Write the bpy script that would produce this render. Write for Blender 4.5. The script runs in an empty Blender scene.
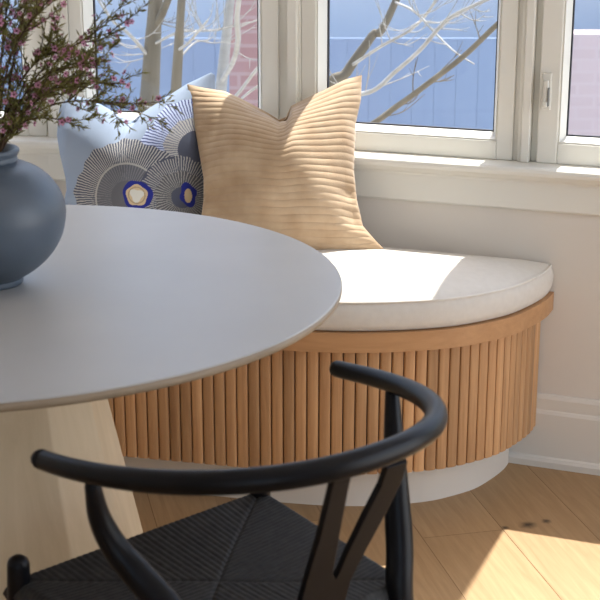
import bpy, bmesh, math, random
import numpy as np
from mathutils import Vector

C = bpy.context.scene.collection
PI = math.pi
rnd = random.Random(7)

# ------------------------------------------------------------------ camera model
F_PX, CAM_H, PITCH = 1400.0, 1.40, math.radians(16.3)
CT, ST = math.cos(PITCH), math.sin(PITCH)


def ray(u, v):
    a = (u - 300) / F_PX
    b = -(v - 300) / F_PX
    return np.array([a, CT + b * ST, -ST + b * CT])


EYE = np.array([0, 0, CAM_H])


def at_z(u, v, z):
    d = ray(u, v)
    return EYE + d * ((z - CAM_H) / d[2])


def at_y(u, v, y):
    d = ray(u, v)
    return EYE + d * (y / d[1])


def at_plane(u, v, p, n):
    d = ray(u, v)
    return EYE + d * (np.dot(np.array(p) - EYE, n) / np.dot(d, n))


# ------------------------------------------------------------------ object helpers
def mesh_obj(name, verts, faces, mat=None, parent=None, smooth=False):
    me = bpy.data.meshes.new(name)
    me.from_pydata([tuple(map(float, v)) for v in verts], [], [tuple(map(int, f)) for f in faces])
    me.validate()
    me.update()
    o = bpy.data.objects.new(name, me)
    C.objects.link(o)
    if mat:
        me.materials.append(mat)
    if parent:
        o.parent = parent
    if smooth:
        me.polygons.foreach_set('use_smooth', [True] * len(me.polygons))
    return o


class MB:
    """collects verts and faces of one mesh"""

    def __init__(self):
        self.v, self.f = [], []

    def add(self, verts, faces):
        b = len(self.v)
        self.v.extend([tuple(map(float, x)) for x in verts])
        self.f.extend([tuple(i + b for i in f) for f in faces])
        return self

    def build(self, name, mat, parent=None, smooth=False):
        o = mesh_obj(name, self.v, self.f, mat, parent, smooth)
        bm = bmesh.new()
        bm.from_mesh(o.data)
        bmesh.ops.recalc_face_normals(bm, faces=bm.faces)
        bm.to_mesh(o.data)
        bm.free()
        return o


def bevel(o, w=.004, seg=2, angle=.6):
    m = o.modifiers.new('bevel', 'BEVEL')
    m.width = w
    m.segments = seg
    m.limit_method = 'ANGLE'
    m.angle_limit = angle
    return o


def tag(o, label=None, cat=None, group=None, kind=None):
    if label:
        o['label'] = label
    if cat:
        o['category'] = cat
    if group:
        o['group'] = group
    if kind:
        o['kind'] = kind
    return o


def empty(name, loc=(0, 0, 0), rz=0):
    o = bpy.data.objects.new(name, None)
    o.location = loc
    o.rotation_euler = (0, 0, rz)
    o.empty_display_size = .1
    C.objects.link(o)
    return o


def keep(o, root):
    """parent o to root, o keeping its world place"""
    o.parent = root
    from mathutils import Matrix
    m = Matrix.Translation(root.location) @ root.rotation_euler.to_matrix().to_4x4()
    o.matrix_parent_inverse = m.inverted()
    return o


BOXF = [(0, 1, 2, 3), (7, 6, 5, 4), (0, 4, 5, 1), (1, 5, 6, 2), (2, 6, 7, 3), (3, 7, 4, 0)]


def box8(x0, x1, y0, y1, z0, z1):
    return [(x0, y0, z0), (x0, y1, z0), (x1, y1, z0), (x1, y0, z0),
            (x0, y0, z1), (x0, y1, z1), (x1, y1, z1), (x1, y0, z1)]


def add_box(mb, x0, x1, y0, y1, z0, z1):
    mb.add(box8(x0, x1, y0, y1, z0, z1), BOXF)
    return mb


def tube_data(pts, radii, seg=10, cap=True, squash=None):
    pts = [Vector(p) for p in pts]
    n = len(pts)
    T = []
    for i in range(n):
        a = pts[max(i - 1, 0)]
        b = pts[min(i + 1, n - 1)]
        T.append((b - a).normalized())
    up = Vector((0, 0, 1)) if abs(T[0].z) < .9 else Vector((1, 0, 0))
    N = (up - T[0] * up.dot(T[0])).normalized()
    V, Fc = [], []
    for i in range(n):
        N = (N - T[i] * N.dot(T[i])).normalized()
        B = T[i].cross(N)
        r = radii[i] if hasattr(radii, '__len__') else radii
        for k in range(seg):
            a = 2 * PI * k / seg
            V.append(pts[i] + (N * math.cos(a) * (squash or 1) + B * math.sin(a)) * r)
    for i in range(n - 1):
        for k in range(seg):
            k2 = (k + 1) % seg
            Fc.append((i * seg + k, i * seg + k2, (i + 1) * seg + k2, (i + 1) * seg + k))
    if cap:
        for end, sgn in ((0, -1), (n - 1, 1)):
            r = radii[end] if hasattr(radii, '__len__') else radii
            base = end * seg
            prev = [base + k for k in range(seg)]
            if seg >= 8:
                for q in (.35, .7):
                    ring = []
                    for k in range(seg):
                        c = Vector(V[base + k]) - pts[end]
                        V.append(pts[end] + c * math.cos(q * PI / 2) + T[end] * sgn * r * .8 * math.sin(q * PI / 2))
                        ring.append(len(V) - 1)
                    for k in range(seg):
                        k2 = (k + 1) % seg
                        Fc.append((prev[k], prev[k2], ring[k2], ring[k]))
                    prev = ring
            V.append(pts[end] + T[end] * sgn * r * .8 * (1 if seg >= 8 else .2))
            c = len(V) - 1
            for k in range(seg):
                Fc.append((prev[k], prev[(k + 1) % seg], c))
    return V, Fc


def smooth_path(ctrl, n=40):
    """Catmull-Rom through control rows (any dimension)"""
    P = [np.array(c, float) for c in ctrl]
    P = [2 * P[0] - P[1]] + P + [2 * P[-1] - P[-2]]
    out = []
    segs = len(P) - 3
    for i in range(n + 1):
        t = i / n * segs
        k = min(int(t), segs - 1)
        t -= k
        a, b, c, d = P[k:k + 4]
        out.append(.5 * ((2 * b) + (c - a) * t + (2 * a - 5 * b + 4 * c - d) * t * t + (3 * b - a - 3 * c + d) * t ** 3))
    return np.array(out)


def resample(P, n):
    P = np.array(P, float)
    d = np.r_[0, np.cumsum(np.linalg.norm(np.diff(P, axis=0), axis=1))]
    s = np.linspace(0, d[-1], n)
    return np.c_[tuple(np.interp(s, d, P[:, k]) for k in range(P.shape[1]))]


def lathe(profile, seg=64, cap=True):
    V, Fc = [], []
    n = len(profile)
    for r, z in profile:
        for k in range(seg):
            a = 2 * PI * k / seg
            V.append((r * math.cos(a), r * math.sin(a), z))
    for i in range(n - 1):
        for k in range(seg):
            k2 = (k + 1) % seg
            Fc.append((i * seg + k, i * seg + k2, (i + 1) * seg + k2, (i + 1) * seg + k))
    if cap:
        Fc.append(tuple(range(seg))[::-1])
        Fc.append(tuple((n - 1) * seg + k for k in range(seg)))
    return V, Fc


# ------------------------------------------------------------------ materials
def new_mat(name):
    m = bpy.data.materials.new(name)
    m.use_nodes = True
    nt = m.node_tree
    b = nt.nodes['Principled BSDF']
    return m, nt, b


def N(nt, t, **kw):
    n = nt.nodes.new(t)
    for k, v in kw.items():
        if k in n.inputs:
            n.inputs[k].default_value = v
        else:
            setattr(n, k, v)
    return n


def noise_mat(name, c1, c2, scale=8, rough=.5, stretch=(1, 1, 1), bump=0., bscale=60, spec=.5, sheen=0., detail=4, coat=0.):
    m, nt, b = new_mat(name)
    L = nt.links.new
    tc = N(nt, 'ShaderNodeTexCoord')
    mp = N(nt, 'ShaderNodeMapping')
    mp.inputs['Scale'].default_value = stretch
    L(tc.outputs['Object'], mp.inputs['Vector'])
    nz = N(nt, 'ShaderNodeTexNoise', Scale=scale, Detail=detail)
    L(mp.outputs[0], nz.inputs['Vector'])
    cr = N(nt, 'ShaderNodeValToRGB')
    cr.color_ramp.elements[0].position = .3
    cr.color_ramp.elements[1].position = .7
    cr.color_ramp.elements[0].color = (*c1, 1)
    cr.color_ramp.elements[1].color = (*c2, 1)
    L(nz.outputs['Fac'], cr.inputs['Fac'])
    L(cr.outputs['Color'], b.inputs['Base Color'])
    b.inputs['Roughness'].default_value = rough
    b.inputs['Specular IOR Level'].default_value = spec
    if sheen:
        b.inputs['Sheen Weight'].default_value = sheen
        b.inputs['Sheen Roughness'].default_value = .4
    if coat:
        b.inputs['Coat Weight'].default_value = coat
        b.inputs['Coat Roughness'].default_value = .25
    if bump:
        n2 = N(nt, 'ShaderNodeTexNoise', Scale=bscale, Detail=3)
        L(mp.outputs[0], n2.inputs['Vector'])
        bp = N(nt, 'ShaderNodeBump', Strength=bump, Distance=.002)
        L(n2.outputs['Fac'], bp.inputs['Height'])
        L(bp.outputs[0], b.inputs['Normal'])
    return m


def wood_mat(name, dark, light, uv=False, rough=.45, islands=.0, axis=(1, 1, .06), scale=30, spec=.4, knots=None):
    """grain runs along the stretched axis; islands = how much one board differs from the next"""
    m, nt, b = new_mat(name)
    L = nt.links.new
    tc = N(nt, 'ShaderNodeTexCoord')
    mp = N(nt, 'ShaderNodeMapping')
    mp.inputs['Scale'].default_value = axis
    L(tc.outputs['UV' if uv else 'Object'], mp.inputs['Vector'])
    geo = N(nt, 'ShaderNodeNewGeometry')
    vec = mp.outputs[0]
    if islands:
        add = N(nt, 'ShaderNodeVectorMath', operation='MULTIPLY_ADD')
        cmb = N(nt, 'ShaderNodeCombineXYZ')
        for k in range(3):
            L(geo.outputs['Random Per Island'], cmb.inputs[k])
        L(cmb.outputs[0], add.inputs[0])
        add.inputs[1].default_value = (37, 53, 71)
        L(vec, add.inputs[2])
        vec = add.outputs[0]
    n1 = N(nt, 'ShaderNodeTexNoise', Scale=scale, Detail=6, Roughness=.65, Distortion=.6)
    L(vec, n1.inputs['Vector'])
    cr = N(nt, 'ShaderNodeValToRGB')
    e = cr.color_ramp.elements
    e[0].position, e[1].position = .28, .72
    e[0].color, e[1].color = (*dark, 1), (*light, 1)
    L(n1.outputs['Fac'], cr.inputs['Fac'])
    out = cr.outputs['Color']
    if islands:
        mr = N(nt, 'ShaderNodeMapRange')
        mr.inputs['To Min'].default_value = 1 - islands
        mr.inputs['To Max'].default_value = 1 + islands * .6
        L(geo.outputs['Random Per Island'], mr.inputs['Value'])
        hs = N(nt, 'ShaderNodeHueSaturation')
        L(mr.outputs[0], hs.inputs['Value'])
        L(out, hs.inputs['Color'])
        out = hs.outputs[0]
    if knots:
        for (kx, ky, sx, sy) in knots:
            sub = N(nt, 'ShaderNodeMapping')
            sub.vector_type = 'TEXTURE'
            sub.inputs['Location'].default_value = (kx, ky, 0)
            sub.inputs['Scale'].default_value = (sx, sy, 1)
            sub.inputs['Rotation'].default_value = (0, 0, math.radians(20))
            L(tc.outputs['Object'], sub.inputs['Vector'])
            nz = N(nt, 'ShaderNodeTexNoise', Scale=1.3, Detail=3)
            L(sub.outputs[0], nz.inputs['Vector'])
            ln = N(nt, 'ShaderNodeVectorMath', operation='LENGTH')
            L(sub.outputs[0], ln.inputs[0])
            ad = N(nt, 'ShaderNodeMath', operation='ADD')
            L(ln.outputs['Value'], ad.inputs[0])
            L(nz.outputs['Fac'], ad.inputs[1])
            k = N(nt, 'ShaderNodeMapRange')
            k.inputs['From Min'].default_value = .75
            k.inputs['From Max'].default_value = 1.7
            k.inputs['To Min'].default_value = .85
            k.inputs['To Max'].default_value = 0
            L(ad.outputs[0], k.inputs['Value'])
            mx = N(nt, 'ShaderNodeMix', data_type='RGBA')
            L(k.outputs[0], mx.inputs['Factor'])
            L(out, mx.inputs['A'])
            mx.inputs['B'].default_value = (.03, .016, .008, 1)
            out = mx.outputs['Result']
    L(out, b.inputs['Base Color'])
    b.inputs['Roughness'].default_value = rough
    b.inputs['Specular IOR Level'].default_value = spec
    bp = N(nt, 'ShaderNodeBump', Strength=.12, Distance=.001)
    L(n1.outputs['Fac'], bp.inputs['Height'])
    L(bp.outputs[0], b.inputs['Normal'])
    return m


def brick_mat(name, c1, c2, mortar, scale=1.0):
    m, nt, b = new_mat(name)
    L = nt.links.new
    tc = N(nt, 'ShaderNodeTexCoord')
    mp = N(nt, 'ShaderNodeMapping')
    mp.inputs['Rotation'].default_value = (PI / 2, 0, 0)
    L(tc.outputs['Object'], mp.inputs['Vector'])
    br = N(nt, 'ShaderNodeTexBrick', Scale=scale)
    br.inputs['Color1'].default_value = (*c1, 1)
    br.inputs['Color2'].default_value = (*c2, 1)
    br.inputs['Mortar'].default_value = (*mortar, 1)
    br.inputs['Brick Width'].default_value = .22
    br.inputs['Row Height'].default_value = .075
    br.inputs['Mortar Size'].default_value = .01
    L(mp.outputs[0], br.inputs['Vector'])
    L(br.outputs['Color'], b.inputs['Base Color'])
    b.inputs['Roughness'].default_value = .9
    return m


def glass_mat():
    m, nt, b = new_mat('window glass')
    nt.nodes.remove(b)
    L = nt.links.new
    out = nt.nodes['Material Output']
    tr = N(nt, 'ShaderNodeBsdfTransparent')
    tr.inputs['Color'].default_value = (.97, .985, .985, 1)
    gl = N(nt, 'ShaderNodeBsdfGlossy', Roughness=0.)
    fr = N(nt, 'ShaderNodeFresnel', IOR=1.5)
    mx = N(nt, 'ShaderNodeMixShader')
    geo = N(nt, 'ShaderNodeNewGeometry')
    front_only = N(nt, 'ShaderNodeMath', operation='SUBTRACT')
    front_only.inputs[0].default_value = 1
    L(geo.outputs['Backfacing'], front_only.inputs[1])
    ml = N(nt, 'ShaderNodeMath', operation='MULTIPLY')
    L(fr.outputs[0], ml.inputs[0])
    L(front_only.outputs[0], ml.inputs[1])
    L(ml.outputs[0], mx.inputs[0])
    L(tr.outputs[0], mx.inputs[1])
    L(gl.outputs[0], mx.inputs[2])
    L(mx.outputs[0], out.inputs['Surface'])
    return m


M = {}
M['wall'] = noise_mat('warm white wall paint', (.70, .655, .60), (.725, .68, .625), 3, .8, bump=.05, bscale=200)
M['trim'] = noise_mat('cream white trim paint', (.76, .745, .69), (.785, .77, .715), 3, .42)
M['skirting'] = noise_mat('warm white skirting paint', (.71, .675, .62), (.735, .70, .645), 3, .55)
M['ceiling'] = noise_mat('ceiling paint', (.80, .79, .76), (.82, .81, .78), 3, .9)
M['toe'] = noise_mat('greige kick paint', (.74, .69, .62), (.76, .71, .64), 3, .6)
M['floor'] = wood_mat('oiled oak floor', (.37, .225, .105), (.49, .32, .165), uv=True, rough=.5, islands=.16, axis=(1.5, 22, 1), scale=3.,
                      knots=[(.525, 2.945, .022, .018), (.47, 2.93, .010, .010), (.57, 2.965, .012, .012)])
M['slat'] = wood_mat('oak slats', (.42, .225, .105), (.64, .38, .19), rough=.5, islands=.26, axis=(1, 1, .05), scale=55)
M['carcass'] = noise_mat('gap shade backing', (.05, .028, .014), (.07, .04, .02), 8, .8)  # shade of the slat gaps put into the backing's colour
M['rim'] = wood_mat('oak bench board', (.43, .23, .105), (.55, .31, .15), rough=.45, axis=(.07, 1, 1), scale=40)
M['tabletop'] = noise_mat('pale grey table laminate', (.43, .42, .405), (.46, .45, .435), 5, .38, spec=.5)
M['tableedge'] = wood_mat('pale oak edge', (.26, .195, .13), (.37, .29, .205), rough=.5, axis=(.2, .2, 2), scale=30)
M['pedestal'] = wood_mat('pale oak veneer', (.50, .38, .235), (.63, .50, .335), rough=.5, axis=(1, 1, .08), scale=16)
M['black'] = noise_mat('black lacquered wood', (.0035, .0035, .0045), (.006, .006, .008), 20, .36, spec=.2)
M['cord'] = noise_mat('black paper cord', (.014, .014, .014), (.034, .033, .031), 90, .7, spec=.35)
M['cushion'] = noise_mat('cream linen', (.66, .625, .575), (.70, .665, .615), 60, .9, bump=.25, bscale=500, sheen=.1)
M['piping'] = noise_mat('cream piping', (.72, .69, .64), (.76, .73, .68), 60, .9)
M['cordu'] = noise_mat('tan corduroy velvet', (.42, .285, .17), (.56, .415, .275), 14, .85, sheen=.35, bump=.3, bscale=260, stretch=(1, 1, 1))
M['vase'] = noise_mat('slate blue glazed ceramic', (.075, .095, .125), (.09, .115, .15), 10, .42, bump=.1, bscale=220)
M['stem'] = noise_mat('reddish brown stem', (.06, .03, .015), (.11, .06, .03), 20, .8)
M['leaf'] = noise_mat('olive needle leaf', (.11, .11, .018), (.23, .20, .05), 30, .7)
M['petal'] = noise_mat('mauve pink petal', (.44, .17, .27), (.60, .29, .40), 60, .7)
M['eye'] = noise_mat('dark red flower centre', (.10, .01, .03), (.15, .02, .04), 60, .6)
M['glass'] = glass_mat()
M['gasket'] = noise_mat('dark window gasket', (.02, .022, .028), (.03, .032, .04), 10, .6)
M['handle'] = noise_mat('off white handle enamel', (.68, .665, .61), (.70, .685, .63), 10, .35)
M['bluewall'] = noise_mat('blue painted boards', (.27, .355, .51), (.29, .375, .53), 2, .8, stretch=(6, 1, .3))
M['lavwall'] = noise_mat('pale blue stucco', (.78, .80, .83), (.82, .84, .87), 2, .9)
M['slate'] = noise_mat('slate roof', (.2, .21, .24), (.28, .29, .32), 4, .9)
M['brick'] = brick_mat('red brick', (.38, .22, .22), (.43, .26, .26), (.45, .32, .32))
M['pinkbrick'] = brick_mat('haze paled pink brick', (.56, .45, .46), (.60, .49, .50), (.60, .50, .51))  # haze of the pane put into the pale bricks and faint mortar
M['bark'] = noise_mat('grey brown bark', (.13, .11, .08), (.24, .205, .15), 9, .9, stretch=(1, 1, .25), bump=.4, bscale=40)
M['palebark'] = noise_mat('pale birch bark', (.36, .34, .31), (.50, .48, .45), 8, .9, stretch=(1, 1, 3))
M['ground'] = noise_mat('pale gravel', (.42, .41, .38), (.58, .57, .54), 30, .95)
M['drive'] = noise_mat('paving', (.5, .5, .5), (.6, .6, .6), 6, .9)


# ------------------------------------------------------------------ wall line of the bow window
P_L = np.array([-2.6, 3.80])
P_A = np.array([-.67, 3.70])
P_B = np.array([-.025, 3.553])
D_B = np.array([.9326, -.3608])
P_R = P_B + D_B * 2.35


def facet(a, b):
    d = (b - a) / np.linalg.norm(b - a)
    return a, d, np.array([-d[1], d[0]]), np.linalg.norm(b - a)


FA, FB, FL = facet(P_A, P_B), facet(P_B, P_R), facet(P_L, P_A)
LINE = [P_L, P_A, P_B, P_R]


def offset_line(d):
    """the wall line moved outwards by d, with mitred corners"""
    out = []
    for i, p in enumerate(LINE):
        ns = []
        if i > 0:
            ns.append(facet(LINE[i - 1], p)[2])
        if i < len(LINE) - 1:
            ns.append(facet(p, LINE[i + 1])[2])
        n = sum(ns)
        n = n / np.linalg.norm(n)
        out.append(p + n * d / np.dot(n, ns[0]))
    return out


def sweep(name, profile, mat, parent=None, pts=slice(None), smooth=False):
    """profile of (d, z) pairs swept along the wall line"""
    mb = MB()
    rows = [offset_line(d)[pts] for d, z in profile]
    k = len(rows[0])
    n = len(profile)
    V = []
    for (d, z), r in zip(profile, rows):
        for p in r:
            V.append((p[0], p[1], z))
    Fc = []
    for i in range(n):
        j = (i + 1) % n
        for q in range(k - 1):
            Fc.append((i * k + q, i * k + q + 1, j * k + q + 1, j * k + q))
    Fc.append(tuple(i * k for i in range(n)))
    Fc.append(tuple(i * k + k - 1 for i in range(n))[::-1])
    mb.add(V, Fc)
    return mb.build(name, mat, parent, smooth)


def fbox(mb, fc, t0, t1, d0, d1, z0, z1):
    o, d, n, _ = fc
    V = []
    for z in (z0, z1):
        for t, q in ((t0, d0), (t0, d1), (t1, d1), (t1, d0)):
            p = o + d * t + n * q
            V.append((p[0], p[1], z))
    mb.add(V, BOXF)
    return mb


SILL_T, SILL_B, HEAD = .765, .742, 2.25
struct = lambda o: tag(o, kind='structure')

struct(sweep('wall_window', [(0, 0), (.16, 0), (.16, SILL_B), (0, SILL_B)], M['wall']))
struct(sweep('wall_lintel', [(0, HEAD), (.16, HEAD), (.16, 2.65), (0, 2.65)], M['wall']))
# sill with a rounded nosing, bed mould, apron board
struct(sweep('trim_1', [(-.036, SILL_B), (.16, SILL_B), (.16, SILL_T - .006), (.04, SILL_T), (-.035, SILL_T), (-.040, SILL_T - .004), (-.042, SILL_T - .011), (-.040, SILL_B + .004)], M['trim']))
struct(sweep('trim_2', [(-.030, SILL_B - .0005), (-.001, SILL_B - .0005), (-.001, .722), (-.014, .722), (-.016, .728), (-.024, .733)], M['trim']))
struct(sweep('trim_3', [(-.012, .7215), (-.001, .7215), (-.001, .655), (-.008, .655), (-.012, .660)], M['trim']))
struct(sweep('baseboard_window', [(-.001, 0), (-.026, 0), (-.026, .016), (-.022, .024), (-.016, .027), (-.016, .140), (-.013, .147), (-.010, .150), (-.010, .178), (-.006, .188), (-.001, .190)], M['skirting']))


def window(n, fc, t0, t1, fl, fr, d_face=.04, d_glass=.085, bead=.016, zb=.045, zrail=.05, sash=False):
    """frame fixed in the wall, glazing bead sloping in to the pane"""
    root = empty('window_%d' % n)
    struct(root)
    mb = MB()
    z0, z1 = SILL_T, HEAD
    fbox(mb, fc, t0, t0 + fl, d_face, .14, z0, z1)
    fbox(mb, fc, t1 - fr, t1, d_face, .14, z0, z1)
    fbox(mb, fc, t0 + fl, t1 - fr, d_face, .14, z0, z0 + zrail)
    fbox(mb, fc, t0 + fl, t1 - fr, d_face, .14, z1 - zrail, z1)
    o = mb.build('window_frame', M['trim'], root)
    bevel(o, .003)
    # bead: a picture-frame ring with a sloped face
    a0, a1, b0, b1 = t0 + fl, t1 - fr, z0 + zrail, z1 - zrail
    org, d, nn, _ = fc

    def pt(t, q, z):
        p = org + d * t + nn * q
        return (p[0], p[1], z)
    V = []
    for ins, q in ((-.001, d_face + .006), (.004, d_face + .004), (bead, d_glass - .008), (bead, d_glass + .002), (-.001, d_glass + .002)):
        V += [pt(a0 + ins, q, b0 + ins), pt(a1 - ins, q, b0 + ins), pt(a1 - ins, q, b1 - ins), pt(a0 + ins, q, b1 - ins)]
    Fc = []
    for i in range(5):
        j = (i + 1) % 5
        for k in range(4):
            k2 = (k + 1) % 4
            Fc.append((i * 4 + k, i * 4 + k2, j * 4 + k2, j * 4 + k))
    mb = MB().add(V, Fc)
    mb.build('glazing_bead', M['trim'], root)
    # dark gasket round the pane, then the pane
    mb = MB()
    g0, g1, h0, h1 = a0 + bead - .002, a1 - bead + .002, b0 + bead - .002, b1 - bead + .002
    w = .0055
    fbox(mb, fc, g0, g0 + w, d_glass - .004, d_glass + .004, h0, h1)
    fbox(mb, fc, g1 - w, g1, d_glass - .004, d_glass + .004, h0, h1)
    fbox(mb, fc, g0 + w, g1 - w, d_glass - .004, d_glass + .004, h0, h0 + w)
    fbox(mb, fc, g0 + w, g1 - w, d_glass - .004, d_glass + .004, h1 - w, h1)
    mb.build('gasket', M['gasket'], root)
    mb = MB()
    fbox(mb, fc, g0 + .001, g1 - .001, d_glass + .0045, d_glass + .0085, h0 + .001, h1 - .001)
    tag(mb.build('pane', M['glass'], root), 'clear glass pane')
    return root


LB = FB[3]
LA = FA[3]
LL = FL[3]
window(1, FL, LL - 1.05, LL - .012, .04, .050, zrail=.045)
window(2, FA, .055, LA - .040, .037, .044, zrail=.048, bead=.018)
window(3, FB, .014, .567, .040, .040, zrail=.046)
W4 = window(4, FB, .627, 1.40, .050, .050, d_face=.036, d_glass=.075, zrail=.050, bead=.014)
window(5, FB, 1.42, 2.20, .05, .05)
# mullion covers: stepped strips between the frames
mb = MB()
fbox(mb, FB, .567, .580, .046, .14, SILL_T, HEAD)
fbox(mb, FB, .580, .590, .034, .14, SILL_T, HEAD)
fbox(mb, FB, .590, .610, .028, .14, SILL_T, HEAD)
fbox(mb, FB, .610, .6265, .054, .14, SILL_T, HEAD)
struct(bevel(mb.build('trim_4', M['trim']), .0025))
mb = MB()
fbox(mb, FB, 1.4005, 1.4195, .03, .14, SILL_T, HEAD)
fbox(mb, FB, 2.2005, 2.35, .03, .14, SILL_T, HEAD)
struct(mb.build('trim_5', M['trim']))


def corner_post(name, P, F1, L1, a, F2, b, dz=.03):
    """post filling a bend of the bow, with two little grooves"""
    o1, d1, n1, _ = F1
    o2, d2, n2, _ = F2
    prof = [(F1, -a, .14), (F1, -a, dz + .016), (F1, -a * .72, dz + .016), (F1, -a * .68, dz + .004), (F1, -a * .36, dz + .004), (F1, -a * .32, dz - .006),
            (F2, .004, dz - .006), (F2, b * .45, dz - .006), (F2, b * .5, dz + .006), (F2, b, dz + .006), (F2, b, .14)]
    V = []
    for Fk, t, q in prof:
        o, d, n, L_ = Fk
        base = P
        p = base + d * t + n * q
        V.append(p)
    n = len(V)
    vv = [(p[0], p[1], SILL_T) for p in V] + [(p[0], p[1], HEAD) for p in V]
    ff = [tuple(range(n))[::-1], tuple(range(n, 2 * n))] + [(i, (i + 1) % n, n + (i + 1) % n, n + i) for i in range(n)]
    return struct(MB().add(vv, ff).build(name, M['trim']))


corner_post('trim_6', P_B, FA, LA, .0395, FB, .0135)
corner_post('trim_7', P_A, FL, LL, .0115, FA, .0545)

# casement handle on the fourth window
mb = MB()
fbox(mb, FB, .636, .658, .026, .0355, .895, .985)
h = bevel(mb.build('window_handle', M['handle'], W4), .004, 3)
tag(h, 'small off-white folding casement handle')
mb = MB()
fbox(mb, FB, .641, .653, .012, .0255, .915, .968)
fbox(mb, FB, .641, .653, .004, .0255, .905, .918)
keep_parent = bevel(mb.build('lever', M['handle'], h), .003, 2)
mb = MB()
fbox(mb, FB, .6534, .6548, .010, .0258, .906, .95)
mb.build('lever_slot', noise_mat('shadow grey plastic', (.16, .16, .15), (.19, .19, .18), 9, .6), h)

# ------------------------------------------------------------------ room shell
XL, XR, YB, ZC = -2.6, float(P_R[0]), -2.6, 2.65
# floor: long planks, one island each, running away from the camera
PD = np.array([.222, -.975])
PN = np.array([.975, .222])
V, Fc, UV = [], [], []
W_, GAP = .192, .0007
poly_keep = []
r2 = random.Random(3)
for i in range(-26, 24):
    a0 = .908 + W_ * i
    s = -6.5 + r2.uniform(0, 1.5)
    while s < 4.2:
        ln = r2.uniform(1.3, 2.1)
        c = [PN * (a0 + GAP) + PD * (s + GAP), PN * (a0 + W_ - GAP) + PD * (s + GAP), PN * (a0 + W_ - GAP) + PD * (s + ln - GAP), PN * (a0 + GAP) + PD * (s + ln - GAP)]
        b = len(V)
        V += [(p[0], p[1], 0) for p in c]
        Fc.append((b, b + 1, b + 2, b + 3))
        off = r2.uniform(0, 20)
        UV += [(off, 0 + off), (off, W_ + off), (off + ln, W_ + off), (off + ln, off)]
        s += ln
fl = mesh_obj('floor', V, Fc, M['floor'])
uvl = fl.data.uv_layers.new(name='UVMap')
for i, l in enumerate(fl.data.loops):
    uvl.data[i].uv = UV[l.vertex_index]
bm = bmesh.new()
bm.from_mesh(fl.data)
# trim the planks to the room outline, then a dark slab below the joints
for co, no in (((XL - .1, 0, 0), (-1, 0, 0)), ((XR + .1, 0, 0), (1, 0, 0)), ((0, YB - .1, 0), (0, -1, 0))) + tuple(
        ((f[0][0] + f[2][0] * .1, f[0][1] + f[2][1] * .1, 0), (f[2][0], f[2][1], 0)) for f in (FL, FA, FB)):
    g = bm.verts[:] + bm.edges[:] + bm.faces[:]
    bmesh.ops.bisect_plane(bm, geom=g, plane_co=co, plane_no=no, clear_outer=True)
bm.to_mesh(fl.data)
bm.free()
struct(fl)
mb = MB()
add_box(mb, XL - .2, XR + .2, YB - .2, 3.6, -.12, -.002)
struct(mb.build('floor_bed', noise_mat('dark joint filler', (.16, .09, .04), (.18, .10, .045), 9, .9)))
tmb = MB()
out = [(XL - .16, YB - .16), (XR + .16, YB - .16)] + [(float(p[0]), float(p[1])) for p in offset_line(.16)[::-1]]
out[2] = (XR + .16, out[2][1])
out[-1] = (XL - .16, out[-1][1])
n = len(out)
vv = [(x, y, ZC) for x, y in out] + [(x, y, ZC + .12) for x, y in out]
struct(MB().add(vv, [tuple(range(n)), tuple(range(n, 2 * n))[::-1]] + [(i, (i + 1) % n, n + (i + 1) % n, n + i) for i in range(n)]).build('ceiling', M['ceiling']))
mb = MB()
add_box(mb, XL - .16, XL, YB, 3.8, 0, ZC)
struct(mb.build('wall_left', M['wall']))
mb = MB()
add_box(mb, XR, XR + .16, 2.3, P_R[1] + .05, 0, ZC)
add_box(mb, XR, XR + .16, .3, 2.3, 2.3, ZC)  # wide opening made up here to let side light in
add_box(mb, XR, XR + .16, YB, .3, 0, ZC)
struct(mb.build('wall_right', M['wall']))
mb = MB()
add_box(mb, XL - .16, -1.0, YB - .16, YB, 0, ZC)
add_box(mb, 1.0, XR + .16, YB - .16, YB, 0, ZC)
add_box(mb, -1.0, 1.0, YB - .16, YB, 2.35, ZC)  # unseen opening made up to let sky fill in from behind
struct(mb.build('wall_back', M['wall']))

# ------------------------------------------------------------------ banquette bench
# front curve of the slats (plan), from the left to where it meets the wall on the right
front = smooth_path([(-2.3, 3.36), (-1.6, 3.29), (-1.1, 3.225), (-.7, 3.145), (-.44, 3.088), (-.235, 3.040), (-.10, 3.008), (.03, 2.983), (.14, 2.976), (.25, 2.988), (.335, 3.010),
                     (.405, 3.046), (.476, 3.098), (.535, 3.170), (.578, 3.238), (.604, 3.300)], 300)


def curve_off(P, d):
    """moves a plan curve towards the room by d"""
    T = np.gradient(P, axis=0)
    T /= np.linalg.norm(T, axis=1)[:, None]
    return P + np.c_[T[:, 1], -T[:, 0]] * d


def wall_y(x, d):
    L_ = offset_line(d)
    return float(np.interp(x, [p[0] for p in L_], [p[1] for p in L_]))


def clip_to_wall(P, d):
    """keeps the part of a plan curve on the room side of the wall line and ends it on the wall"""
    out_ = []
    for p in P:
        if p[1] > wall_y(p[0], d) and len(out_) > 20:
            q = np.array(out_[-1])
            g0 = wall_y(q[0], d) - q[1]
            g1 = wall_y(p[0], d) - p[1]
            k = g0 / (g0 - g1)
            out_.append(q + (p - q) * k)
            return np.array(out_)
        out_.append(p)
    q, e = out_[-1], out_[-1] - out_[-2]
    e = e / np.linalg.norm(e)
    s = 0
    while s < .3:
        p = q + e * s
        if p[1] > wall_y(p[0], d):
            break
        s += .001
    out_.append(q + e * s)
    return np.array(out_)


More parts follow.
